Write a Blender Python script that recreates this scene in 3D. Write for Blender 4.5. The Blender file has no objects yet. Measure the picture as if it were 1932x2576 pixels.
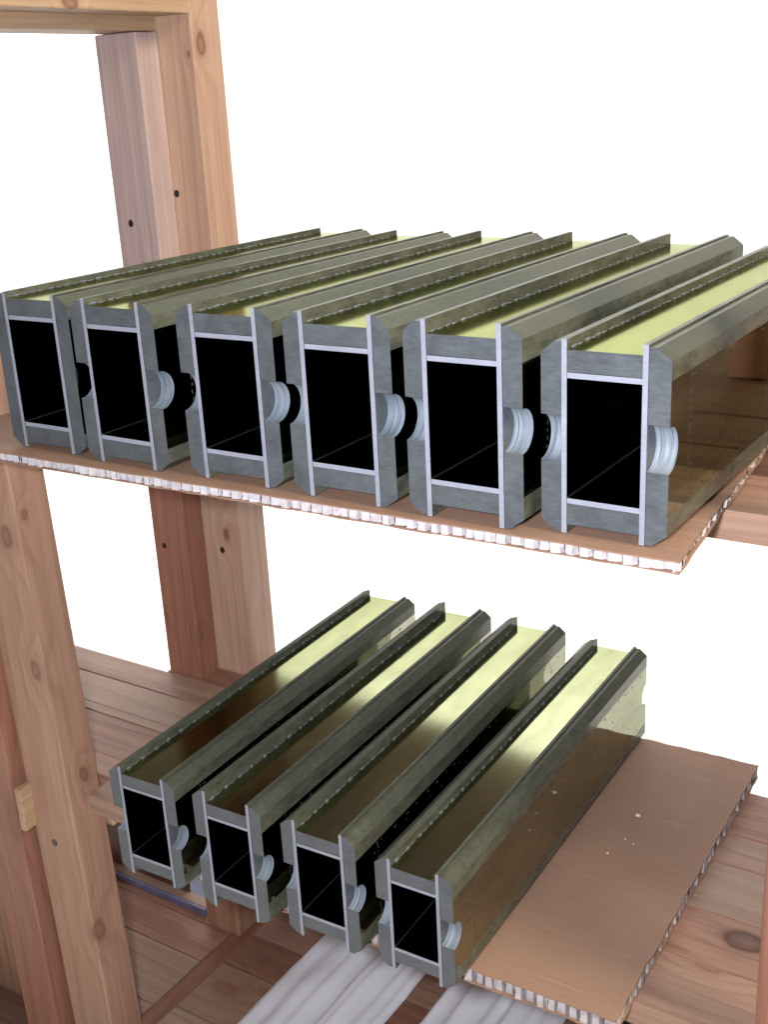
import bpy, bmesh, math, random
from mathutils import Matrix, Vector
S = 0.12                                   # one working unit = 12 cm (the clear height of an upper duct is about one unit)
SC = bpy.context.scene
COL = SC.collection
R = random.Random(7)
rad = math.radians

# ------------------------------------------------------------------ camera
PITCH, ROLL, YAW = 0.34096, -0.05381, 0.59241
CAM = Vector((4.2942, -5.4377, 2.9249)) * S
cy, sy = math.cos(YAW), math.sin(YAW)
fwd = Vector((-sy * math.cos(PITCH), cy * math.cos(PITCH), -math.sin(PITCH)))
right0 = Vector((cy, sy, 0)); up0 = right0.cross(fwd)
rt = math.cos(ROLL) * right0 + math.sin(ROLL) * up0
up = -math.sin(ROLL) * right0 + math.cos(ROLL) * up0
cam_data = bpy.data.cameras.new('camera')
cam = bpy.data.objects.new('camera', cam_data); COL.objects.link(cam)
m = Matrix((rt, up, -fwd)).transposed().to_4x4(); m.translation = CAM
cam.matrix_world = m
cam_data.sensor_fit = 'HORIZONTAL'; cam_data.sensor_width = 36
cam_data.lens = 36 * 2949.35 / 1932
cam_data.clip_start = 0.02; cam_data.clip_end = 100
SC.camera = cam

# ------------------------------------------------------------------ world, lamps, exposure
W = bpy.data.worlds.new('World'); SC.world = W; W.use_nodes = True
bg = W.node_tree.nodes['Background']
bg.inputs[0].default_value = (1.0, 0.93, 0.84, 1); bg.inputs[1].default_value = 0.14
SC.view_settings.view_transform = 'Standard'; SC.view_settings.look = 'None'
SC.view_settings.exposure = 0; SC.view_settings.gamma = 1
SC.cycles.use_denoising = True
SC.cycles.max_bounces = 16; SC.cycles.transmission_bounces = 14; SC.cycles.glossy_bounces = 10
SC.cycles.caustics_reflective = True

def area(name, loc, target, sx, sy_, power, col):
    d = bpy.data.lights.new(name, 'AREA'); d.shape = 'RECTANGLE'; d.size = sx; d.size_y = sy_
    d.energy = power; d.color = col
    o = bpy.data.objects.new(name, d); COL.objects.link(o); o.location = loc
    o.rotation_euler = (Vector(target) - Vector(loc)).to_track_quat('-Z', 'Y').to_euler()
    return o
# the camera's own flash, on the left of the lens and a little above it
area('flash_lamp', CAM - rt * 0.10 + up * 0.03 + fwd * 0.02, CAM + fwd * 1.4 - up * 0.05, 0.09, 0.06, 27.0, (0.95, 0.95, 1.0))
# soft room lamp overhead, behind the photographer's right shoulder
area('room_lamp', (2.4, 0.15, 2.3), (-0.4, 0.5, 0.0), 1.0, 1.0, 105.0, (1.0, 0.83, 0.58))
# lamps that light the white backdrop only
VD = Vector((-math.sin(rad(33)), math.cos(rad(33)), 0)); VR = Vector((VD.y, -VD.x, 0))
BC = Vector((-0.35, 0.45, 0))
for k, off in enumerate((-2.4, 0.0, 2.4)):
    p = BC + VD * 2.3 + VR * off + Vector((0, 0, 3.3))
    area('backdrop_lamp', p, p + VD * 1.0 + Vector((0, 0, -0.95)), 2.2, 1.0, 150.0, (1, 1, 1))

# ------------------------------------------------------------------ materials
def new_mat(name):
    mt = bpy.data.materials.new(name); mt.use_nodes = True
    nt = mt.node_tree; b = nt.nodes['Principled BSDF']
    return mt, nt, b
def node(nt, typ, **kw):
    n = nt.nodes.new(typ)
    for k, v in kw.items(): setattr(n, k, v)
    return n
def coords(nt, scale=(1, 1, 1), rot=(0, 0, 0), loc=(0, 0, 0), rnd=0.0):
    tc = node(nt, 'ShaderNodeTexCoord')
    mp = node(nt, 'ShaderNodeMapping')
    mp.inputs['Scale'].default_value = tuple(s / S for s in scale)
    mp.inputs['Rotation'].default_value = rot; mp.inputs['Location'].default_value = loc
    src = tc.outputs['Object']
    if rnd:
        oi = node(nt, 'ShaderNodeObjectInfo')
        mu = node(nt, 'ShaderNodeMath', operation='MULTIPLY'); mu.inputs[1].default_value = rnd
        nt.links.new(oi.outputs['Random'], mu.inputs[0])
        cb = node(nt, 'ShaderNodeCombineXYZ')
        for i in range(3): nt.links.new(mu.outputs[0], cb.inputs[i])
        ad = node(nt, 'ShaderNodeVectorMath', operation='ADD')
        nt.links.new(src, ad.inputs[0]); nt.links.new(cb.outputs[0], ad.inputs[1]); src = ad.outputs[0]
    nt.links.new(src, mp.inputs['Vector'])
    return mp.outputs[0]
def noise(nt, vec, scale, detail=3, rough=.55, dist=0):
    n = node(nt, 'ShaderNodeTexNoise'); n.inputs['Scale'].default_value = scale
    n.inputs['Detail'].default_value = detail; n.inputs['Roughness'].default_value = rough
    n.inputs['Distortion'].default_value = dist
    nt.links.new(vec, n.inputs['Vector']); return n.outputs['Fac']
def ramp(nt, fac, stops, interp='LINEAR'):
    r = node(nt, 'ShaderNodeValToRGB'); r.color_ramp.interpolation = interp
    el = r.color_ramp.elements
    while len(el) < len(stops): el.new(0.5)
    for e, (p, c) in zip(el, stops):
        e.position = p; e.color = (*c, 1) if len(c) == 3 else c
    nt.links.new(fac, r.inputs[0]); return r.outputs[0]
def mix(nt, fac, a, b, mode='MIX'):
    n = node(nt, 'ShaderNodeMix', data_type='RGBA', blend_type=mode)
    for sock, v in ((n.inputs[0], fac), (n.inputs[6], a), (n.inputs[7], b)):
        if isinstance(v, (int, float)): sock.default_value = v
        elif isinstance(v, tuple): sock.default_value = (*v, 1)
        else: nt.links.new(v, sock)
    return n.outputs[2]
def mth(nt, op, a, b=None, c=None):
    n = node(nt, 'ShaderNodeMath', operation=op)
    for i, v in enumerate((a, b, c)):
        if v is None: continue
        if isinstance(v, (int, float)): n.inputs[i].default_value = v
        else: nt.links.new(v, n.inputs[i])
    return n.outputs[0]
def bump(nt, b, h, strength, dist):
    n = node(nt, 'ShaderNodeBump'); n.inputs['Strength'].default_value = strength; n.inputs['Distance'].default_value = dist * S
    nt.links.new(h, n.inputs['Height']); nt.links.new(n.outputs[0], b.inputs['Normal'])

def wood(name, axis, light, dark, knot=(.24, .115, .075), rough=.5, ring=1.0, knots=.5, at=()):
    """softwood: growth rings round a pith outside the board, knots, fine fibre; grain runs along `axis`"""
    mt, nt, b = new_mat(name)
    g = 'XYZ'.index(axis)
    st = [1.0, 1.0, 1.0]; st[g] = 0.10
    v = coords(nt, tuple(st), rnd=3.0)
    # slow wander of the rings
    n1 = noise(nt, v, 1.1, 2, .5)
    # knots: sparse cells, stretched along the grain
    ks = [1.0, 1.0, 1.0]; ks[g] = 0.42
    kv = coords(nt, tuple(ks), rnd=3.0)
    vo = node(nt, 'ShaderNodeTexVoronoi'); vo.inputs['Scale'].default_value = knots; vo.inputs['Randomness'].default_value = 1
    nt.links.new(kv, vo.inputs['Vector'])
    kd = vo.outputs['Distance']
    if at:                                 # knots at given places on this one timber (object coordinates, in units)
        pv = coords(nt)
        wob = node(nt, 'ShaderNodeTexNoise'); wob.inputs['Scale'].default_value = 3.0; nt.links.new(pv, wob.inputs['Vector'])
        w2 = node(nt, 'ShaderNodeVectorMath', operation='SUBTRACT'); nt.links.new(wob.outputs['Color'], w2.inputs[0]); w2.inputs[1].default_value = (.5, .5, .5)
        w3 = node(nt, 'ShaderNodeVectorMath', operation='SCALE'); nt.links.new(w2.outputs[0], w3.inputs[0]); w3.inputs['Scale'].default_value = .10
        w4 = node(nt, 'ShaderNodeVectorMath', operation='ADD'); nt.links.new(pv, w4.inputs[0]); nt.links.new(w3.outputs[0], w4.inputs[1])
        for (kx, ky, kz, kr_) in at:
            sb = node(nt, 'ShaderNodeVectorMath', operation='SUBTRACT'); nt.links.new(w4.outputs[0], sb.inputs[0]); sb.inputs[1].default_value = (kx, ky, kz)
            ml = node(nt, 'ShaderNodeVectorMath', operation='MULTIPLY'); nt.links.new(sb.outputs[0], ml.inputs[0])
            q = [.1 / kr_] * 3; q[g] *= .62; ml.inputs[1].default_value = q
            le = node(nt, 'ShaderNodeVectorMath', operation='LENGTH'); nt.links.new(ml.outputs[0], le.inputs[0])
            kd = mth(nt, 'MINIMUM', kd, le.outputs['Value'])
    pull = node(nt, 'ShaderNodeMapRange'); pull.inputs[1].default_value = 0; pull.inputs[2].default_value = .42
    pull.inputs[3].default_value = 1; pull.inputs[4].default_value = 0; pull.interpolation_type = 'SMOOTHSTEP'
    nt.links.new(kd, pull.inputs[0])
    sep = node(nt, 'ShaderNodeSeparateXYZ'); nt.links.new(v, sep.inputs[0])
    u, w = [sep.outputs[i] for i in range(3) if i != g]
    uu = mth(nt, 'ADD', u, 0.9); ww = mth(nt, 'ADD', w, 1.7)
    r2 = mth(nt, 'SQRT', mth(nt, 'ADD', mth(nt, 'MULTIPLY', uu, uu), mth(nt, 'MULTIPLY', ww, ww)))
    rr = mth(nt, 'ADD', mth(nt, 'MULTIPLY', r2, 5.0 * ring), mth(nt, 'MULTIPLY', n1, 3.2))
    rr = mth(nt, 'ADD', rr, mth(nt, 'MULTIPLY', pull.outputs[0], 1.3))
    fr = mth(nt, 'FRACT', rr)
    rings = ramp(nt, fr, [(0, (0, 0, 0)), (.45, (.3, .3, .3)), (.8, (1, 1, 1)), (1, (0, 0, 0))])
    fs = [14.0, 14.0, 14.0]; fs[g] = 0.5
    fib = noise(nt, coords(nt, tuple(fs), rnd=3.0), 1.6, 3, .6)
    big = noise(nt, v, .55, 2, .5)
    f = mth(nt, 'ADD', mth(nt, 'MULTIPLY', rings, .22), mth(nt, 'MULTIPLY', big, .85))
    f = mth(nt, 'ADD', f, mth(nt, 'MULTIPLY', mth(nt, 'SUBTRACT', fib, .5), .85))
    c = ramp(nt, f, [(.18, light), (.78, dark)])
    kr = ramp(nt, kd, [(.0, (.55, .55, .55)), (.045, (.8, .8, .8)), (.07, (1, 1, 1)), (.085, (.5, .5, .5)), (.11, (.16, .16, .16)), (.2, (0, 0, 0))])
    c = mix(nt, kr, c, knot)
    nt.links.new(c, b.inputs['Base Color'])
    b.inputs['Roughness'].default_value = rough
    b.inputs['Specular IOR Level'].default_value = .35
    bump(nt, b, f, .25, .012)
    return mt

PINE_L, PINE_D = (.64, .40, .30), (.45, .25, .18)
WZ = wood('pine_upright', 'Z', PINE_L, PINE_D)
WZ_PALE = wood('pine_upright_pale', 'Z', (.62, .50, .48), (.44, .33, .32), knots=.38)
WZ_RED = wood('pine_upright_red', 'Z', (.40, .195, .135), (.25, .11, .072), knots=.5)
WZ_DARK = wood('pine_upright_brown', 'Z', (.42, .245, .16), (.26, .135, .085))
WY = wood('pine_rail', 'Y', (.58, .42, .28), (.40, .26, .16), knots=.5)
WX_A = wood('pine_board_pink', 'X', (.38, .24, .175), (.235, .13, .09), knots=.62)
WX_B = wood('pine_board_red', 'X', (.38, .21, .15), (.23, .11, .075), knots=.5)
WX_D = wood('shade_dark_board', 'X', (.19, .105, .075), (.11, .055, .038), knots=.4)  # shade on the upper shelf's underside is put into this board colour
WX_C = wood('pine_board_pale', 'X', (.39, .27, .20), (.27, .165, .115), knots=.4)
K_P1 = wood('pine_back_post', 'Z', (.62, .43, .325), (.45, .28, .205), knots=.10, at=((.41, -.12, 14.08, .11), (.31, -.33, 13.95, .05), (.12, -.33, 7.21, .09)))
K_B1 = wood('pine_front_post', 'Z', (.50, .30, .21), (.33, .18, .12), knots=.10, at=((.41, -.15, 8.73, .055), (.18, -.29, 8.47, .12), (.23, -.29, 6.67, .11), (.41, .03, 5.04, .08), (.41, -.18, 2.72, .13)))
K_P3 = wood('pine_red_post', 'Z', (.40, .195, .135), (.25, .11, .072), knots=.10, at=((-.28, -.2, .97, .06), (.33, -.1, .73, .07)))
K_R1 = wood('pine_top_rail', 'Y', (.58, .42, .28), (.40, .26, .16), knots=.10, at=((.265, .26, .07, .085),))
K_BT = wood('pine_bottom_board', 'X', (.33, .21, .145), (.22, .12, .078), knots=.10, at=((-4.375, 0.098, .30, .17), (-3.838, 0.354, .30, .07)))
K_BU = wood('pine_bottom_board_red', 'X', (.29, .155, .105), (.18, .083, .056), knots=.10, at=((-4.010, -0.269, .30, .10),))
K_LA = wood('pine_lower_board_red', 'X', (.40, .225, .16), (.22, .11, .075), knot=(.085, .035, .024), knots=.10, at=((5.355, .13, .27, .19),))
K_LB = wood('pine_lower_board', 'X', (.44, .27, .19), (.26, .14, .095), knots=.10, at=((4.15, .2, .27, .10),), ring=1.6)
WY_B = wood('dark_batten', 'Y', (.27, .12, .075), (.17, .07, .045))

def kraft():
    mt, nt, b = new_mat('kraft_paper')
    a = noise(nt, coords(nt, (1, 1, 1)), 1.2, 4, .6)
    f1 = noise(nt, coords(nt, (1.2, 22, 5)), 2.0, 4, .65)
    f2 = noise(nt, coords(nt, (30, 30, 30)), 1.5, 2, .6)
    f = mth(nt, 'ADD', mth(nt, 'MULTIPLY', a, .35), mth(nt, 'ADD', mth(nt, 'MULTIPLY', f1, .34), mth(nt, 'MULTIPLY', f2, .25)))
    c = ramp(nt, f, [(.33, (.245, .150, .105)), (.70, (.335, .213, .153))])
    # pale scuffs that run across the sheet
    sc = noise(nt, coords(nt, (.7, 16, 4), rot=(0, 0, .12)), 1.4, 2, .5)
    sm = ramp(nt, sc, [(.62, (0, 0, 0)), (.74, (.26, .26, .26))])
    c = mix(nt, sm, c, (.50, .35, .27))
    nt.links.new(c, b.inputs['Base Color']); b.inputs['Roughness'].default_value = .7
    b.inputs['Specular IOR Level'].default_value = .25
    bump(nt, b, f, .15, .01)
    return mt
KRAFT = kraft()
def plain(name, col, rough=.6, spec=.4, metal=0, nscale=8, amount=.25, stretch=(1, 1, 1), bmp=.1):
    mt, nt, b = new_mat(name)
    n = noise(nt, coords(nt, stretch, rnd=2.0), nscale, 4, .6)
    lo = tuple(c * (1 - amount) for c in col); hi = tuple(min(1, c * (1 + amount)) for c in col)
    nt.links.new(ramp(nt, n, [(.3, lo), (.7, hi)]), b.inputs['Base Color'])
    b.inputs['Roughness'].default_value = rough; b.inputs['Specular IOR Level'].default_value = spec; b.inputs['Metallic'].default_value = metal
    if bmp: bump(nt, b, n, bmp, .01)
    return mt
PAPER = plain('white_core_paper', (.52, .50, .53), .8, .2, nscale=5, amount=.12)
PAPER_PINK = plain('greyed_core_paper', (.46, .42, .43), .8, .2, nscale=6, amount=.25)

def ground(name, col, rough, streak=.35):
    """ground (frosted) glass with diagonal grinding streaks"""
    mt, nt, b = new_mat(name)
    s1 = noise(nt, coords(nt, (10, 10, 34), rot=(0, .7, 0), rnd=4.0), 1.3, 3, .6)
    s2 = noise(nt, coords(nt, (3, 1.2, 3), rnd=4.0), 1.6, 3, .6)
    f = mth(nt, 'ADD', mth(nt, 'MULTIPLY', s1, .5), mth(nt, 'MULTIPLY', s2, .5))
    lo = tuple(c * (1 - streak) for c in col); hi = tuple(c * (1 + streak) for c in col)
    nt.links.new(ramp(nt, f, [(.33, lo), (.68, hi)]), b.inputs['Base Color'])
    nt.links.new(ramp(nt, f, [(.3, (rough - .08,) * 3), (.7, (rough + .1,) * 3)]), b.inputs['Roughness'])
    b.inputs['Specular IOR Level'].default_value = .5; b.inputs['IOR'].default_value = 1.5
    bump(nt, b, s1, .12, .006)
    return mt
FROST_THICK = ground('ground_glass_thick', (.080, .091, .102), .38, .27)
FROST_THIN = ground('ground_glass_thin', (.265, .28, .35), .5, .12)
FROST_EDGE = ground('ground_glass_bevel', (.076, .083, .062), .42, .3)
FROST_EDGE.node_tree.nodes['Principled BSDF'].inputs['Specular IOR Level'].default_value = .22
FROST_EDGE.node_tree.nodes['Principled BSDF'].inputs['Specular Tint'].default_value = (.66, .66, .40, 1)

def notch_mat():
    mt, nt, b = new_mat('ground_notch_wall')
    v = coords(nt, (1, 1, 1), rnd=1.0)
    st = noise(nt, coords(nt, (60, 1.8, 1.8), rnd=1.0), 1.0, 2, .6)
    nt.links.new(ramp(nt, st, [(.32, (.085, .11, .14)), (.5, (.18, .22, .265)), (.75, (.31, .355, .41))]), b.inputs['Base Color'])
    b.inputs['Roughness'].default_value = .55; bump(nt, b, st, .5, .02)
    return mt
NOTCH = notch_mat()

def glass():
    mt, nt, b = new_mat('thick_plate_glass')
    b.inputs['Base Color'].default_value = (.95, .965, .87, 1)
    b.inputs['Transmission Weight'].default_value = 1; b.inputs['Roughness'].default_value = 0.0
    b.inputs['IOR'].default_value = 1.5
    return mt
GLASS = glass()
def mirror_top():
    """cover plate: the coating under it read as one tinted mirror with faint rows of round marks"""
    mt, nt, b = new_mat('mirror_cover')
    v = coords(nt, (1, 1, 1))
    n = noise(nt, coords(nt, (1, .35, 1), rnd=5.0), 3.0, 4, .6)
    c = ramp(nt, n, [(.3, (.275, .29, .185)), (.6, (.36, .38, .245))])
    vo = node(nt, 'ShaderNodeTexVoronoi'); vo.inputs['Scale'].default_value = 5.0; vo.inputs['Randomness'].default_value = .25
    nt.links.new(v, vo.inputs['Vector'])
    c = mix(nt, ramp(nt, vo.outputs['Distance'], [(.10, (.22, .22, .22)), (.16, (0, 0, 0))]), c, (.20, .21, .09))
    nt.links.new(c, b.inputs['Base Color']); b.inputs['Metallic'].default_value = 1
    b.inputs['Specular Tint'].default_value = (.57, .60, .38, 1)
    b.inputs['Roughness'].default_value = .12
    return mt
MIRROR_TOP = mirror_top()
def mirror():
    """coated face seen through the thick plate: tinted mirror with rows of glue spots and faint mottling"""
    mt, nt, b = new_mat('mirror_coating')
    n = noise(nt, coords(nt, (1, .35, 1), rnd=5.0), 3.2, 4, .6)
    n2 = noise(nt, coords(nt, (1, .6, 5), rnd=5.0), 5.0, 3, .7)
    f = mth(nt, 'ADD', mth(nt, 'MULTIPLY', n, .6), mth(nt, 'MULTIPLY', n2, .4))
    c = ramp(nt, f, [(.30, (.33, .335, .28)), (.5, (.44, .45, .375)), (.7, (.48, .49, .40))])
    spots = noise(nt, coords(nt, (2, 1.1, 3.2), rnd=5.0), 6.5, 1, .4)
    c = mix(nt, ramp(nt, spots, [(.70, (0, 0, 0)), (.76, (.6, .6, .6))]), c, (.15, .15, .10))
    nt.links.new(c, b.inputs['Base Color']); b.inputs['Specular Tint'].default_value = (.62, .635, .53, 1)
    b.inputs['Metallic'].default_value = 1
    nt.links.new(ramp(nt, f, [(.35, (.09,) * 3), (.7, (.035,) * 3)]), b.inputs['Roughness'])
    bump(nt, b, noise(nt, coords(nt, (1, .25, 1), rnd=5.0), 2.2, 2, .5), .02, .02)
    return mt
MIRROR = mirror()
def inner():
    mt, nt, b = new_mat('shaded_inner_mirror')  # mirror coating blackened: the darkness inside the duct is put into its colour
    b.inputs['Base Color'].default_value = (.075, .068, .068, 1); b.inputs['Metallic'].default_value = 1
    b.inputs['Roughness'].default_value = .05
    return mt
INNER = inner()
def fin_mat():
    mt, nt, b = new_mat('see_through_dark_glass')  # clear glass; the dark gap seen through it is painted as its colour
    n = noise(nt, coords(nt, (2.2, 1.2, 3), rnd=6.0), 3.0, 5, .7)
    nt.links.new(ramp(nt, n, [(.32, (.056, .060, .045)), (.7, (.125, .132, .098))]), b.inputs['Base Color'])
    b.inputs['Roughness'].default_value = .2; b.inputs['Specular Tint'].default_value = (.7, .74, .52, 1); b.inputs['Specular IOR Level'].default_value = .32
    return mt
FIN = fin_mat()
GLUE = plain('glue_bead', (.15, .16, .19), .35, .5, nscale=20, amount=.3)
MARK = plain('dark_glue_mark', (.045, .04, .03), .5, .3, nscale=20)
SCREW = plain('dark_screw_hole', (.02, .017, .015), .6, .3, nscale=20)
STEEL = plain('screw_steel', (.10, .095, .10), .35, .6, metal=.8, nscale=20)
SHEET = plain('white_wrapping', (.88, .90, .99), .34, .45, nscale=1.5, amount=.03, stretch=(1, .6, 1), bmp=.05)
BLUE = plain('blue_tray', (.07, .08, .15), .35, .5, nscale=5, amount=.2)
BLUE_EDGE = plain('blue_tray_lip', (.14, .145, .25), .4, .5, nscale=5, amount=.2)
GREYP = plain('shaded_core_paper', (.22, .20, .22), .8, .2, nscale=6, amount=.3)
CRUMB = plain('white_crumb', (.8, .76, .74), .8, .2)
WHITE = plain('backdrop_white', (.86, .86, .86), .9, .1, nscale=.4, amount=.01, bmp=0)
YELLOW = plain('olive_card_edge', (.20, .19, .03), .7, .2)

# ------------------------------------------------------------------ mesh helpers
class MB:
    def __init__(s): s.v = []; s.f = []; s.m = []
    def poly(s, pts, mi=0):
        i = len(s.v); s.v += [tuple(p) for p in pts]; s.f.append(tuple(range(i, i + len(pts)))); s.m.append(mi)
    def box(s, x, y, z, mi=0, mats=None):
        """mats: dict of side -> material index; sides -x +x -y +y -z +z"""
        g = lambda k: (mats or {}).get(k, mi)
        x0, x1 = x; y0, y1 = y; z0, z1 = z
        s.poly([(x0, y0, z0), (x0, y0, z1), (x0, y1, z1), (x0, y1, z0)], g('-x'))
        s.poly([(x1, y0, z0), (x1, y1, z0), (x1, y1, z1), (x1, y0, z1)], g('+x'))
        s.poly([(x0, y0, z0), (x1, y0, z0), (x1, y0, z1), (x0, y0, z1)], g('-y'))
        s.poly([(x0, y1, z0), (x0, y1, z1), (x1, y1, z1), (x1, y1, z0)], g('+y'))
        s.poly([(x0, y0, z0), (x0, y1, z0), (x1, y1, z0), (x1, y0, z0)], g('-z'))
        s.poly([(x0, y0, z1), (x1, y0, z1), (x1, y1, z1), (x0, y1, z1)], g('+z'))
    def prism(s, pts, z0, z1, mi=0, side=None):
        n = len(pts); side = mi if side is None else side
        s.poly([(x, y, z1) for x, y in pts], mi); s.poly([(x, y, z0) for x, y in reversed(pts)], mi)
        for i in range(n):
            a, b = pts[i], pts[(i + 1) % n]
            s.poly([(a[0], a[1], z0), (b[0], b[1], z0), (b[0], b[1], z1), (a[0], a[1], z1)], side)
    def ell(s, c, r, n=8, k=4, mi=0):
        rows = []
        for j in range(k + 1):
            t = -math.pi / 2 + math.pi * j / k
            rows.append([(c[0] + r[0] * math.cos(t) * math.cos(2 * math.pi * i / n), c[1] + r[1] * math.cos(t) * math.sin(2 * math.pi * i / n), c[2] + r[2] * math.sin(t)) for i in range(n)])
        for j in range(k):
            for i in range(n):
                q = [rows[j][i], rows[j][(i + 1) % n], rows[j + 1][(i + 1) % n], rows[j + 1][i]]
                if j == 0: q = [q[0], q[2], q[3]]
                elif j == k - 1: q = [q[0], q[1], q[2]]
                s.poly(q, mi)
    def build(s, name, mats, parent=None, bevel=0, smooth=False, loc=None, rotz=0, seg=2):
        me = bpy.data.meshes.new(name)
        me.from_pydata([(a * S, b * S, c * S) for a, b, c in s.v], [], s.f)
        mats = mats if isinstance(mats, (list, tuple)) else [mats]
        for q in mats: me.materials.append(q)
        me.polygons.foreach_set('material_index', s.m)
        bm = bmesh.new(); bm.from_mesh(me)
        bmesh.ops.remove_doubles(bm, verts=bm.verts, dist=1e-6)
        bmesh.ops.recalc_face_normals(bm, faces=bm.faces)
        if bevel:
            bmesh.ops.bevel(bm, geom=[e for e in bm.edges if len(e.link_faces) == 2 and e.calc_face_angle(0) > .6], offset=bevel * S, segments=seg, affect='EDGES', profile=.5)
        bm.to_mesh(me); bm.free()
        if smooth: me.polygons.foreach_set('use_smooth', [True] * len(me.polygons))
        o = bpy.data.objects.new(name, me); COL.objects.link(o)
        if parent is not None: o.parent = parent
        if loc is not None: o.location = Vector(loc) * S
        o.rotation_euler.z = rotz
        return o
def tag(o, label=None, cat=None, group=None, kind=None):
    if label and not kind: kind = 'thing'
    for k, v in (('label', label), ('category', cat), ('group', group), ('kind', kind)):
        if v: o[k] = v
    return o
def empty(name, loc, rotz=0):
    o = bpy.data.objects.new(name, None); COL.objects.link(o)
    o.location = Vector(loc) * S; o.rotation_euler.z = rotz; o.empty_display_size = .05
    return o

# ------------------------------------------------------------------ white backdrop (floor that sweeps up into a wall)
def backdrop():
    prof = [(-4.0, -1.25), (3.0, -1.25)]
    for k in range(1, 13):
        a = math.pi / 2 * k / 12
        prof.append((3.0 + 1.2 * math.sin(a), -1.25 + 1.2 * (1 - math.cos(a))))
    prof.append((4.2, 3.6))
    mb = MB()
    for (u0, z0), (u1, z1) in zip(prof, prof[1:]):
        P = [BC + VD * u0 - VR * 6, BC + VD * u0 + VR * 6, BC + VD * u1 + VR * 6, BC + VD * u1 - VR * 6]
        zz = (z0, z0, z1, z1)
        mb.poly([(p.x / S, p.y / S, z / S) for p, z in zip(P, zz)])
    o = mb.build('backdrop', WHITE, smooth=True)
    tag(o, kind='structure')
backdrop()

# ------------------------------------------------------------------ the pine rack
rack = empty('shelving_rack', (0, 0, 0))
tag(rack, 'pine shelving rack of bare posts and rails holding the glass beams on plank shelves', 'shelving')
def timber(name, x, y, z, mat, label=None, parent=rack, lean=0, bev=.022):
    mb = MB(); cx_, cy_, cz = sum(x) / 2, sum(y) / 2, z[0]
    mb.box((x[0] - cx_, x[1] - cx_), (y[0] - cy_, y[1] - cy_), (0, z[1] - z[0]))
    o = mb.build(name, mat, parent, bevel=bev, loc=(cx_, cy_, cz))
    if lean: o.rotation_euler.y = lean
    if label: o['label'] = label
    return o
def dot(post, x, y, z, r, face, mat, name):
    """screw or hole on a post: a short disc standing 1.5 mm proud"""
    mb = MB(); n = 12; d = .012
    P = [(r * .8 * math.cos(2 * math.pi * i / n), r * math.sin(2 * math.pi * i / n)) for i in range(n)]
    if face == '-y':
        A = [(p, -d, q) for p, q in P]; B = [(p, .01, q) for p, q in P]
    else:
        A = [(d, p, q) for p, q in P]; B = [(-.01, p, q) for p, q in P]
    mb.poly(A); mb.poly(B[::-1])
    for i in range(n): mb.poly([A[i], A[(i + 1) % n], B[(i + 1) % n], B[i]])
    o = mb.build(name, mat, post)
    o.matrix_parent_inverse = Matrix.Identity(4)
    o.location = Vector((x, y, z)) * S - post.location
    return o
ZF = -10.4
# back left pair
p1 = timber('post', (-7.50, -6.68), (7.0, 7.58), (ZF, 5.6), K_P1)
p2 = timber('post', (-8.02, -7.27), (6.58, 6.99), (-0.75, 3.86), WZ_PALE, 'short pale grey post with streaky grain')
p3 = timber('post', (-8.05, -7.38), (6.56, 6.97), (-5.54, -0.78), K_P3, 'reddish brown post below the upper shelf')
# front left pair
b1_ = timber('post', (-7.40, -6.58), (3.20, 3.74), (ZF, .30), K_B1, lean=-.034)
b2_ = timber('post', (-8.33, -7.60), (3.05, 3.52), (ZF, 3.86), WZ_RED, 'outer reddish post at the left front', lean=-.02)
b3_ = timber('post', (-12.2, -8.35), (3.56, 3.92), (ZF, -.8), WZ_DARK)
# front and back right posts
p5 = timber('post', (2.19, 3.0), (3.20, 3.66), (ZF, 5.6), WZ_RED)
# side rails on top
timber('rail', (-7.20, -6.67), (2.4, 6.995), (4.04, 4.75), K_R1)
timber('rail', (-8.00, -7.28), (3.0, 6.99), (3.87, 4.34), WY)
# shelf bearers along both sides
timber('rail', (-7.0, -6.67), (3.80, 6.99), (-1.22, -0.74), WY)
timber('rail', (-7.0, -6.67), (3.80, 6.99), (-6.32, -5.86), WY)
timber('rail', (2.3, 2.8), (3.67, 7.4), (-1.22, -0.74), WY)
timber('rail', (2.3, 2.8), (3.67, 7.4), (-6.32, -5.86), WY)
timber('bearer_end', (-7.595, -7.485), (3.0, 3.9), (-6.2, -5.55), WY)
timber('post', (2.45, 2.92), (8.0, 8.45), (-.40, 5.6), WZ_RED)
p6 = timber('post', (7.6, 8.4), (6.5, 6.95), (ZF, 5.6), WZ_RED)
for post, x, y, z, r, face, mat, nm in ((p1, -7.23, 7.0, 1.79, .05, '-y', SCREW, 'screw_hole'), (p1, -7.07, 7.0, -3.46, .05, '-y', SCREW, 'screw_hole'),
        (p2, -7.75, 6.58, 1.43, .05, '-y', SCREW, 'screw_hole'), (p3, -7.84, 6.56, -3.36, .045, '-y', SCREW, 'screw_hole'), 
        (b1_, -7.05, 3.2, -6.38, .055, '-y', STEEL, 'screw')):
    dot(post, x, y, z, r, face, mat, nm)

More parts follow.
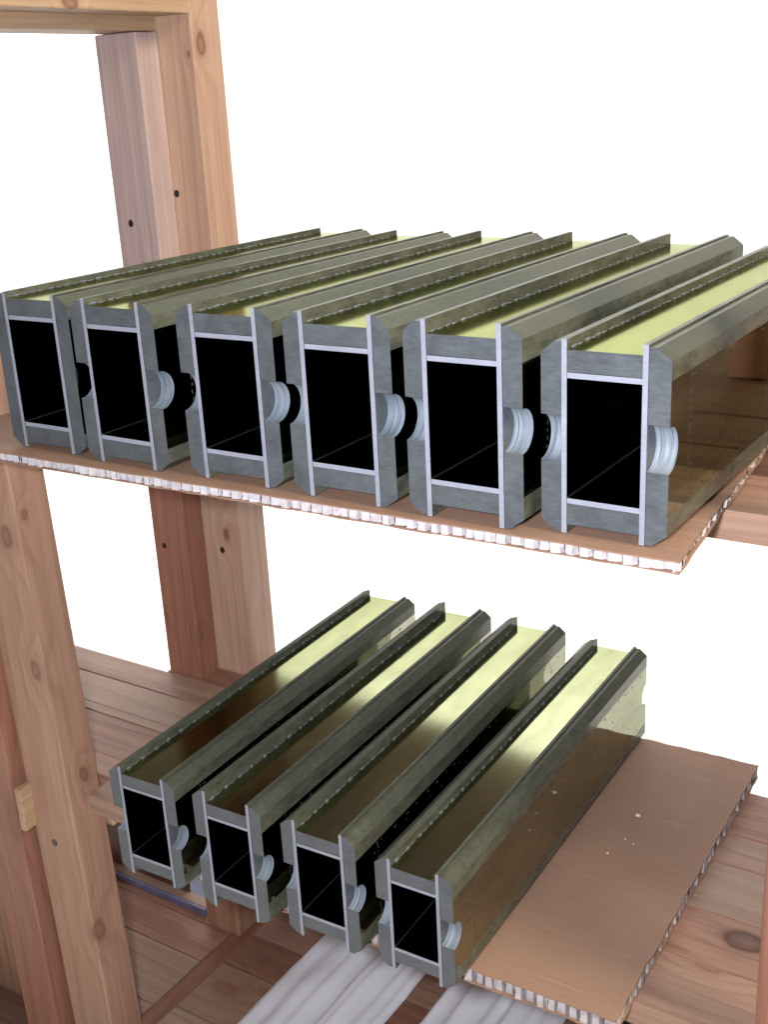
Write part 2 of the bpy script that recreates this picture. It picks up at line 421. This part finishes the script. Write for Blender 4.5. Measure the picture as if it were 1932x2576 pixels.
def shelf(label, planks, parent=rack):
    sh = empty('shelf', (0, 0, 0)); sh.parent = parent
    sh['label'] = label
    for (x0, x1, y0, y1, zt, th, mat) in planks:
        timber('plank', (x0, x1), (y0, y1), (zt - th, zt), mat, parent=sh, bev=.012)
    return sh
shelf('upper plank shelf', [(x0, (xe or [7.5])[0], y0, y1, -.42 + dz, .27, mt) for (x0, y0, y1, dz, mt, *xe) in (
    (-6.64, 3.62, 4.60, 0, WX_A), (-8.3, 3.80, 4.60, .0, WX_D, -6.66), (-11, 3.95, 4.60, .0, WX_D, -8.32), (-11, 6.52, 7.46, .0, WX_D, -8.1), (-11, 4.62, 5.35, -.01, WX_D), (-11, 5.37, 5.75, .0, WX_D), (-11, 5.77, 6.5, -.012, WX_D), (-6.64, 6.52, 7.46, 0, WX_D), (-11, 7.98, 8.6, .0, WX_D), (-11, 7.48, 7.96, -.004, WX_D), (-11, 8.62, 9.9, -.01, WX_D))])  # planks past the back and left posts: unseen, added to darken the reflections
shelf('lower plank shelf', [(x0, 2.95, y0, y1, -5.52 + dz, .27, mt) for (x0, y0, y1, dz, mt) in (
    (-6.55, 3.36, 3.795, 0, WX_A), (-8.35, 3.80, 4.20, 0.002, K_LB), (-10.3, 4.21, 5.02, -.006, K_LA), (-10.3, 5.03, 5.20, .004, WX_C), (-10.3, 5.21, 5.90, .0, WX_C), (-10.3, 5.91, 6.14, .008, WX_A), (-10.3, 6.15, 6.50, -.006, WX_C),
    (-8.06, 6.51, 6.985, 0, WX_B), (-6.64, 7.0, 7.46, -.008, WX_B))])
ZB = -9.794
shelf('bottom plank shelf', [
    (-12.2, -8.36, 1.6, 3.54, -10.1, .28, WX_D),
    (-10.3, -6.886, 3.8, 4.22, -9.8, .30, WX_A),
    (-10.3, -6.886, 4.24, 5.3, -9.794, .30, WX_C),
    (-10.3, -6.886, 5.32, 6.02, -9.798, .30, WX_B),
    (-10.3, -6.886, 6.04, 7.34, -9.804, .30, WX_B),
    (-6.557, 3.0, 2.6, 4.368, -9.794, .30, WX_C),
    (-6.557, 3.0, 4.393, 5.466, -9.8, .30, K_BT),
    (-6.557, 3.0, 5.491, 6.198, -9.794, .30, K_BU),
    (-6.557, 3.0, 6.223, 7.34, -9.798, .30, WX_A)])
timber('shade_panel', (-10.3, -8.1), (6.38, 6.46), (ZF, -5.80), WX_D)  # both panels added to keep backdrop light out from under the lower shelf
timber('shade_panel', (-6.6, 2.95), (7.36, 7.44), (ZF, -5.80), WX_D)
timber('support_block', (-7.362, -6.679), (6.028, 6.589), (ZB + .012, -5.80), WZ_DARK)

# ------------------------------------------------------------------ things on the bottom shelf
def batten():
    mb = MB(); mb.box((-.15, .15), (-2.0, 3.2), (0, .18))
    o = mb.build('batten', WY_B, bevel=.01, loc=(-6.7215, 4.063, ZB - .20))
    tag(o, 'dark brown batten lying between two bottom boards at lower left', 'batten')
batten()
def tray():
    t = empty('tray', (-8.509, 6.198, ZB + .012)); tag(t, 'dark blue tray under the leftmost lower beam with a wood strip in it', 'tray')
    mb = MB(); mb.box((-1.7, 1.0), (.0, 1.6), (0, .06)); mb.build('tray_base', BLUE, t)
    mb = MB(); mb.box((-1.7, 1.0), (-.06, -.003), (0, .13)); mb.build('front_lip', BLUE_EDGE, t, bevel=.01)
    mb = MB(); mb.box((-1.7, 1.0), (1.603, 1.68), (0, .9)); mb.build('back_wall', BLUE, t, bevel=.01)
    mb = MB(); mb.box((-1.68, .98), (.03, .22), (.064, .10))
    o = mb.build('wood_strip', WX_C, bevel=.01, loc=(-8.509, 6.198, ZB + .015))
    tag(o, 'narrow pale wood strip lying in the front of the blue tray', 'strip')
tray()
def sheet(name, x0, x1, y0, y1, h, label, seed):
    """slack white wrapping laid over a flat board: a top with long creases, sides and a floor"""
    rr = random.Random(seed); nx, ny = 44, 34; mb = MB()
    folds = [(rr.uniform(0, 1), rr.uniform(.04, .10), rr.uniform(-.03, .03), rr.uniform(.04, .09)) for _ in range(11)]
    jit = [rr.uniform(-.006, .006) for _ in range(97)]
    def z(i, j):
        u = i / nx; v = j / ny; q = 0
        for c, w, sl, a in folds:
            d = (u - c - sl * v) / w; q += a * max(0, 1 - abs(d)) * (.8 + .2 * math.sin(5 * v + c * 9))
        return h + q + .012 * math.sin(11 * u + 19 * v + seed) + .012 * math.sin(33 * v - 7 * u) + jit[(i * 7 + j * 13) % 97] - .08 * (max(0, abs(2 * u - 1) - .9) * 10) ** 2
    P = [[(x0 + (x1 - x0) * i / nx + .008 * math.sin(j * .5 + seed), y0 + (y1 - y0) * j / ny, z(i, j)) for i in range(nx + 1)] for j in range(ny + 1)]
    for j in range(ny):
        for i in range(nx): mb.poly([P[j][i], P[j][i + 1], P[j + 1][i + 1], P[j + 1][i]])
    rim = [P[0][i] for i in range(nx + 1)] + [P[j][nx] for j in range(1, ny + 1)] + [P[ny][i] for i in range(nx - 1, -1, -1)] + [P[j][0] for j in range(ny - 1, 0, -1)]
    for a, b in zip(rim, rim[1:] + rim[:1]): mb.poly([(a[0], a[1], .0), (b[0], b[1], .0), b, a])
    mb.poly([(a[0], a[1], 0) for a in reversed(rim)])
    o = mb.build(name, SHEET, smooth=True, loc=(0, 0, ZB + .006))
    tag(o, label, 'wrapping')
sheet('wrapped_board', -5.52, -3.629, 2.416, 9.004, .07, 'creased white wrapping on the bottom shelf under the third lower beam', 3)
sheet('wrapped_board', -3.165, -1.384, 2.416, 9.004, .07, 'white wrapped board running under the front corner of the lower cardboard', 5)
sheet('wrapped_board', -0.542, 0.08, 2.416, 8.516, .07, 'small piece of white wrapping at the bottom edge right of the cardboard corner', 9)
mb = MB(); mb.box((0, .5), (0, 3.4), (0, .05))
tag(mb.build('card_strip', YELLOW, loc=(0.105, 4.368, ZB + .006)), 'olive strip lying beside the small white wrapping at bottom right', 'strip')

# ------------------------------------------------------------------ honeycomb cardboard sheets
def cardboard(pts, ztop, th, label, pitch, seed, core_mats, bulge):
    rr = random.Random(seed)
    cx_ = sum(p[0] for p in pts) / 4; cy_ = sum(p[1] for p in pts) / 4
    t = empty('cardboard_sheet', (cx_, cy_, ztop - th)); tag(t, label, 'cardboard')
    loc = [(x - cx_, y - cy_) for x, y in pts]
    lt = .012
    # liners, with a slightly uneven cut edge
    def liner(name, z0, z1, sd):
        q = random.Random(sd); out = []
        for i in range(4):
            a, b = Vector(loc[i]), Vector(loc[(i + 1) % 4]); d = (b - a); n = Vector((d.y, -d.x)).normalized(); k = 40
            for s_ in range(k):
                p = a + d * (s_ / k)
                if 0 < s_: p = p + n * q.uniform(-.012, .012)
                out.append((p.x, p.y))
        mb = MB(); mb.prism(out, z0, z1); mb.build(name, KRAFT, t)
    liner('top_liner', th - lt, th, seed); liner('bottom_liner', 0, lt, seed + 1)
    # cut cells: a ribbon that runs out to the edge and back in, cell by cell
    mb = MB()
    for i in range(4):
        a, b = Vector(loc[i]), Vector(loc[(i + 1) % 4]); d = (b - a); L = d.length; u = d / L; n = Vector((u.y, -u.x))
        s_ = .03; prev = a - n * .05
        line = [a - n * .05]
        while s_ < L - pitch:
            p = pitch * rr.uniform(.82, 1.2)
            out_ = rr.uniform(-.035, .0); inn = -rr.uniform(.03, .07)
            line += [a + u * s_ + n * out_, a + u * (s_ + p * rr.uniform(.50, .66)) + n * (out_ + rr.uniform(-.02, .008)), a + u * (s_ + p * .78) + n * inn]
            s_ += p
        line.append(b - n * .05)
        for j, (p, q) in enumerate(zip(line, line[1:])):
            b0 = rr.uniform(-bulge, bulge); b1 = rr.uniform(-bulge, bulge); zm = th * rr.uniform(.35, .65)
            k0 = n * b0; k1 = n * b1
            mi = 1 if (j % 3 == 2) else 0  # inward cell walls take the darker paper: recess shade put into the colour
            sk0 = u * rr.uniform(-.02, .02)
            A0, A1 = (p.x, p.y, lt), (q.x, q.y, lt); C0, C1 = (p.x, p.y, th - lt), (q.x, q.y, th - lt)
            M0, M1 = (p.x + k0.x, p.y + k0.y, zm), (q.x + k0.x, q.y + k0.y, zm)
            mb.poly([A0, A1, M1, M0], mi); mb.poly([M0, M1, C1, C0], mi)
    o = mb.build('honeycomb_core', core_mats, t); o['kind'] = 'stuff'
    return t
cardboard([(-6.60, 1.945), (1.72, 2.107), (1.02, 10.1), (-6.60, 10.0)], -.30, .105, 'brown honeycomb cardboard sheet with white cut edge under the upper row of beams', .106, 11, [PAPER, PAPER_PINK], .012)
ZL = -5.3345
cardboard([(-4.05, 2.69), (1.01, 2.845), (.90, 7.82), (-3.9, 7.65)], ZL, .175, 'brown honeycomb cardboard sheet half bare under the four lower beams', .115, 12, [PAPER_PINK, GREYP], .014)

for k, (x, y, r) in enumerate(((-.02, 6.05, .032), (.02, 5.55, .013), (.14, 5.5, .011), (-.05, 5.2, .014))):
    mb = MB(); mb.ell((0, 0, r * .45), (r, r * .8, r * .5), 7, 4)
    o = mb.build('paper_crumb', CRUMB, loc=(x, y, ZL), rotz=k)
    tag(o, ('largest white crumb on the bare part of the lower cardboard' if k == 0 else ('middle one of three tiny white crumbs on the lower cardboard', 'right one of three tiny white crumbs on the lower cardboard', 'tiny white crumb nearest the front on the lower cardboard')[k - 1]), 'crumb', 'crumbs on the lower cardboard')
    if k == 0: o['label'] = 'largest of the white crumbs on the bare lower cardboard'

# ------------------------------------------------------------------ glass beams
def side_plate(L, z0, z1, t, ch, fl, zc, r, sgn, x0, lo, hi):
    """thick plate with chamfered outer edges and a half-round notch ground into each end; sgn +1 outer face to +x"""
    mb = MB(); n = 18
    X = lambda x: x0 + sgn * x
    sec = [(0, z0), (0, z1), (fl, z1), (t, z1 - ch), (t, z0 + ch * .95), (fl, z0)]
    # long faces (glass inner/outer added as notched outlines)
    for (a, b) in ((1, 2), (2, 3), (4, 5), (5, 0)):
        (xa, za), (xb, zb) = sec[a], sec[b]
        mb.poly([(X(xa), 0, za), (X(xb), 0, zb), (X(xb), L, zb), (X(xa), L, za)], 2)
    arc0 = [(r * math.sin(math.pi * i / n), zc + r * math.cos(math.pi * i / n)) for i in range(n + 1)]
    def face(x, za, zb, mi, bands=None):
        if r <= 0:
            lo, hi = bands or (za, zb)
            for (p, q, mm) in ((lo, hi, mi), (hi, zb, 4), (za, lo, 4)):
                if q - p > 1e-6: mb.poly([(X(x), 0, p), (X(x), L, p), (X(x), L, q), (X(x), 0, q)], mm)
            return
        # split in quads so that no concave polygon is left
        for (p, q) in zip(arc0, arc0[1:]):
            mb.poly([(X(x), p[0], p[1]), (X(x), L - p[0], p[1]), (X(x), L - q[0], q[1]), (X(x), q[0], q[1])], mi)
        lo, hi = bands or (za, zb)
        for (p, q, mm) in ((zc + r, hi, mi), (hi, zb, 4), (za, lo, 4), (lo, zc - r, mi)):
            if q - p > 1e-6: mb.poly([(X(x), 0, p), (X(x), L, p), (X(x), L, q), (X(x), 0, q)], mm)
    face(0, z0, z1, 4); face(t, z0 + ch * .95, z1 - ch, 0, (lo, hi))
    for y in (0, L):
        if r <= 0:
            mb.poly([(X(a), y, c) for a, c in sec], 1); continue
        mb.poly([(X(0), y, zc + r), (X(0), y, z1), (X(fl), y, z1), (X(t), y, z1 - ch), (X(t), y, zc + r)], 1)
        mb.poly([(X(0), y, z0), (X(0), y, zc - r), (X(t), y, zc - r), (X(t), y, z0 + ch * .95), (X(fl), y, z0)], 1)
        for (p, q) in zip(arc0, arc0[1:]):
            yp, yq = (p[0], q[0]) if y == 0 else (L - p[0], L - q[0])
            mb.poly([(X(0), yp, p[1]), (X(0), yq, q[1]), (X(t), yq, q[1]), (X(t), yp, p[1])], 3)
    return mb

def beam(x, y, zbot, rotz, w, h, fin, k, L, label, group, sd, notch=True):
    """four thin coated plates that form the duct, four thick glass plates outside them; k = scale of the plate thicknesses"""
    rr = random.Random(sd)
    g = empty('glass_beam', (x, y, zbot), rotz); tag(g, label, 'glass beam', group)
    t1, t2, t3 = .042 * k, .165 * k, .165 * k
    b = fin                                  # opening starts at z = fin above the cardboard
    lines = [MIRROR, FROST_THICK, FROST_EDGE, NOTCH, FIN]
    # upright thin plates; inner side shade-darkened inside the duct, fins in the see-through dark tone
    for s in (-1, 1):
        xi = 0 if s < 0 else w
        xo = xi + s * t1
        mb = MB()
        e = .004
        zz = [0.006, b - t1, b + h + t1, 2 * fin + h]
        ins = ['m', 'i', 'm']
        for (za, zb, c) in zip(zz, zz[1:], ins):
            mb.poly([(xi, -e, za), (xi, -e, zb), (xi, L + e, zb), (xi, L + e, za)], 3 if c == 'm' else 2)
            mb.poly([(xi, -e, za), (xo, -e, za), (xo, -e, zb), (xi, -e, zb)], 0)
            mb.poly([(xi, L + e, za), (xo, L + e, za), (xo, L + e, zb), (xi, L + e, zb)], 0)
            mb.poly([(xo, -e, za), (xo, L + e, za), (xo, L + e, zb), (xo, -e, zb)], 3 if c == 'm' else 1)
        for z_ in (zz[0], zz[-1]): mb.poly([(xi, -e, z_), (xo, -e, z_), (xo, L + e, z_), (xi, L + e, z_)], 4)
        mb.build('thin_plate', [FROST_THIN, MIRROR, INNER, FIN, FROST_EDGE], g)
        # thick side plate
        mb = side_plate(L, .014, 2 * fin + h - .018, t3, .088 * k, .055 * k, b + h * .5, .176 * k if notch else .0, s, xo + s * .003, b - t1, b + h + t1)
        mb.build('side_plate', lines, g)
        for ye, sg in ((-.002, 1), (L + .002, -1)) if notch else ():
            mb = MB(); n = 18; rr_ = .174 * k; xa, xb = xo - s * .002, xo + s * .0022
            pts = [(ye + sg * rr_ * math.sin(math.pi * i / n), b + h * .5 + rr_ * math.cos(math.pi * i / n)) for i in range(n + 1)]
            mb.poly([(xb, p, q) for p, q in pts]); mb.poly([(xa, p, q) for p, q in reversed(pts)])
            for i in range(n + 1):
                p, q = pts[i], pts[(i + 1) % (n + 1)]
                mb.poly([(xa, *p), (xa, *q), (xb, *q), (xb, *p)])
            mb.build('ground_patch', FROST_THICK, g)
    d = .002
    for s in (-1, 1):
        za = b + h if s > 0 else b - t1
        mb = MB(); mb.box((d, w - d), (0, L), (za, za + t1), 0, {'+z': 1 if s > 0 else 2, '-z': 2 if s > 0 else 1, '-x': 1, '+x': 1})
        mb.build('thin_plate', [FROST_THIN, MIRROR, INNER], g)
        zc = b + h + t1 + .003 if s > 0 else b - t1 - .003 - t2
        mb = MB(); mb.box((d, w - d), (.003, L - .003), (zc, zc + t2), 0, {'-y': 1, '+y': 1})
        mb.build('cover_plate', [MIRROR_TOP, FROST_THICK], g)
    mb = MB(); mb.box((.0015, .010), (.0, L), (b + .0015, b + .008)); mb.build('corner_seam', STEEL, g)
    gs = 1.0 if k < 1 else .6
    # beads of glue squeezed out along the left joint of the cover plate
    mb = MB(); zt = b + h + t1 + t2 + .005; n = int(L / .235)
    for i in range(n):
        yy = .12 + i * (L - .24) / n + rr.uniform(-.02, .02); ln = rr.uniform(.035, .06) * k
        mb.ell((.004 * k, yy, zt + .004 * k), (.010 * gs, ln, .016 * gs * rr.uniform(.7, 1.5)), 8, 4)
        mb.ell((.004 * k, yy + .11, zt + .001), (.006 * k, .06, .005 * k), 6, 4)
    o = mb.build('glue_beads', GLUE, g, smooth=True); o['kind'] = 'stuff'
    # dark glue marks along the edges of the mirrored right side
    mb = MB(); xr = w + t1 + .003 + t3 + .0005
    for zrow, st_ in ((b - t1 + .05, .21), (b + h + t1 - .05, .25)):
        yy = .5
        while yy < L - .2:
            mb.ell((xr, yy, zrow + rr.uniform(-.012, .012)), (.002, rr.uniform(.012, .034), rr.uniform(.006, .014)), 7, 4)
            yy += st_ * rr.uniform(.7, 1.3)
    for q in range(16):
        mb.ell((xr, .42 + rr.uniform(-.015, .015), b + h * q / 15), (.002, rr.uniform(.006, .016), rr.uniform(.008, .028)), 7, 4)
    for q in range(40):
        mb.ell((xr, rr.uniform(.3, L - .3), b + h * rr.uniform(0, 1)), (.002, rr.uniform(.005, .012), rr.uniform(.006, .02)), 6, 4)
    o = mb.build('glue_marks', MARK, g); o['kind'] = 'stuff'
    return g

UP = [(-5.217, 2.220, .642, 1.049, .270, .004), (-4.055, 2.163, .654, 1.032, .277, -.013), (-2.738, 2.187, .653, 1.021, .288, .006),
      (-1.537, 2.178, .635, .974, .314, .003), (-.349, 2.160, .608, .958, .323, .001), (.773, 2.276, .579, .925, .287, -.001)]
LO = [(-4.595, 2.265, .575, .864, .272, .0404), (-3.368, 2.280, .540, .805, .328, .0316), (-2.253, 2.367, .533, .815, .303, .0354), (-1.146, 2.419, .502, .764, .276, .0256)]
UL = ['leftmost glass beam of the upper row, next to the pine post', 'second glass beam from the left in the upper row', 'third glass beam from the left in the upper row, above the bare back post',
      'fourth glass beam from the left in the upper row', 'fifth glass beam in the upper row, just left of the rightmost one', 'rightmost glass beam of the upper row with its mirrored side bare beside the cardboard edge']
LL = ['leftmost glass beam of the lower row, above the blue tray', 'second glass beam from the left in the lower row, above the wooden block', 'third glass beam from the left in the lower row, above the white wrapping',
      'rightmost glass beam of the lower row, its mirrored side reflecting the bare cardboard']
for i, (x, y, w, h, fn, a) in enumerate(UP):
    beam(x, y, -.297, a, w, h, fn, 1.0, 5.34, UL[i], 'glass beams in the upper row', i, notch=i > 0)
for i, (x, y, w, h, fn, a) in enumerate(LO):
    beam(x, y, ZL + .003, a, w, h, fn, .86, 5.34, LL[i], 'glass beams in the lower row', 20 + i)
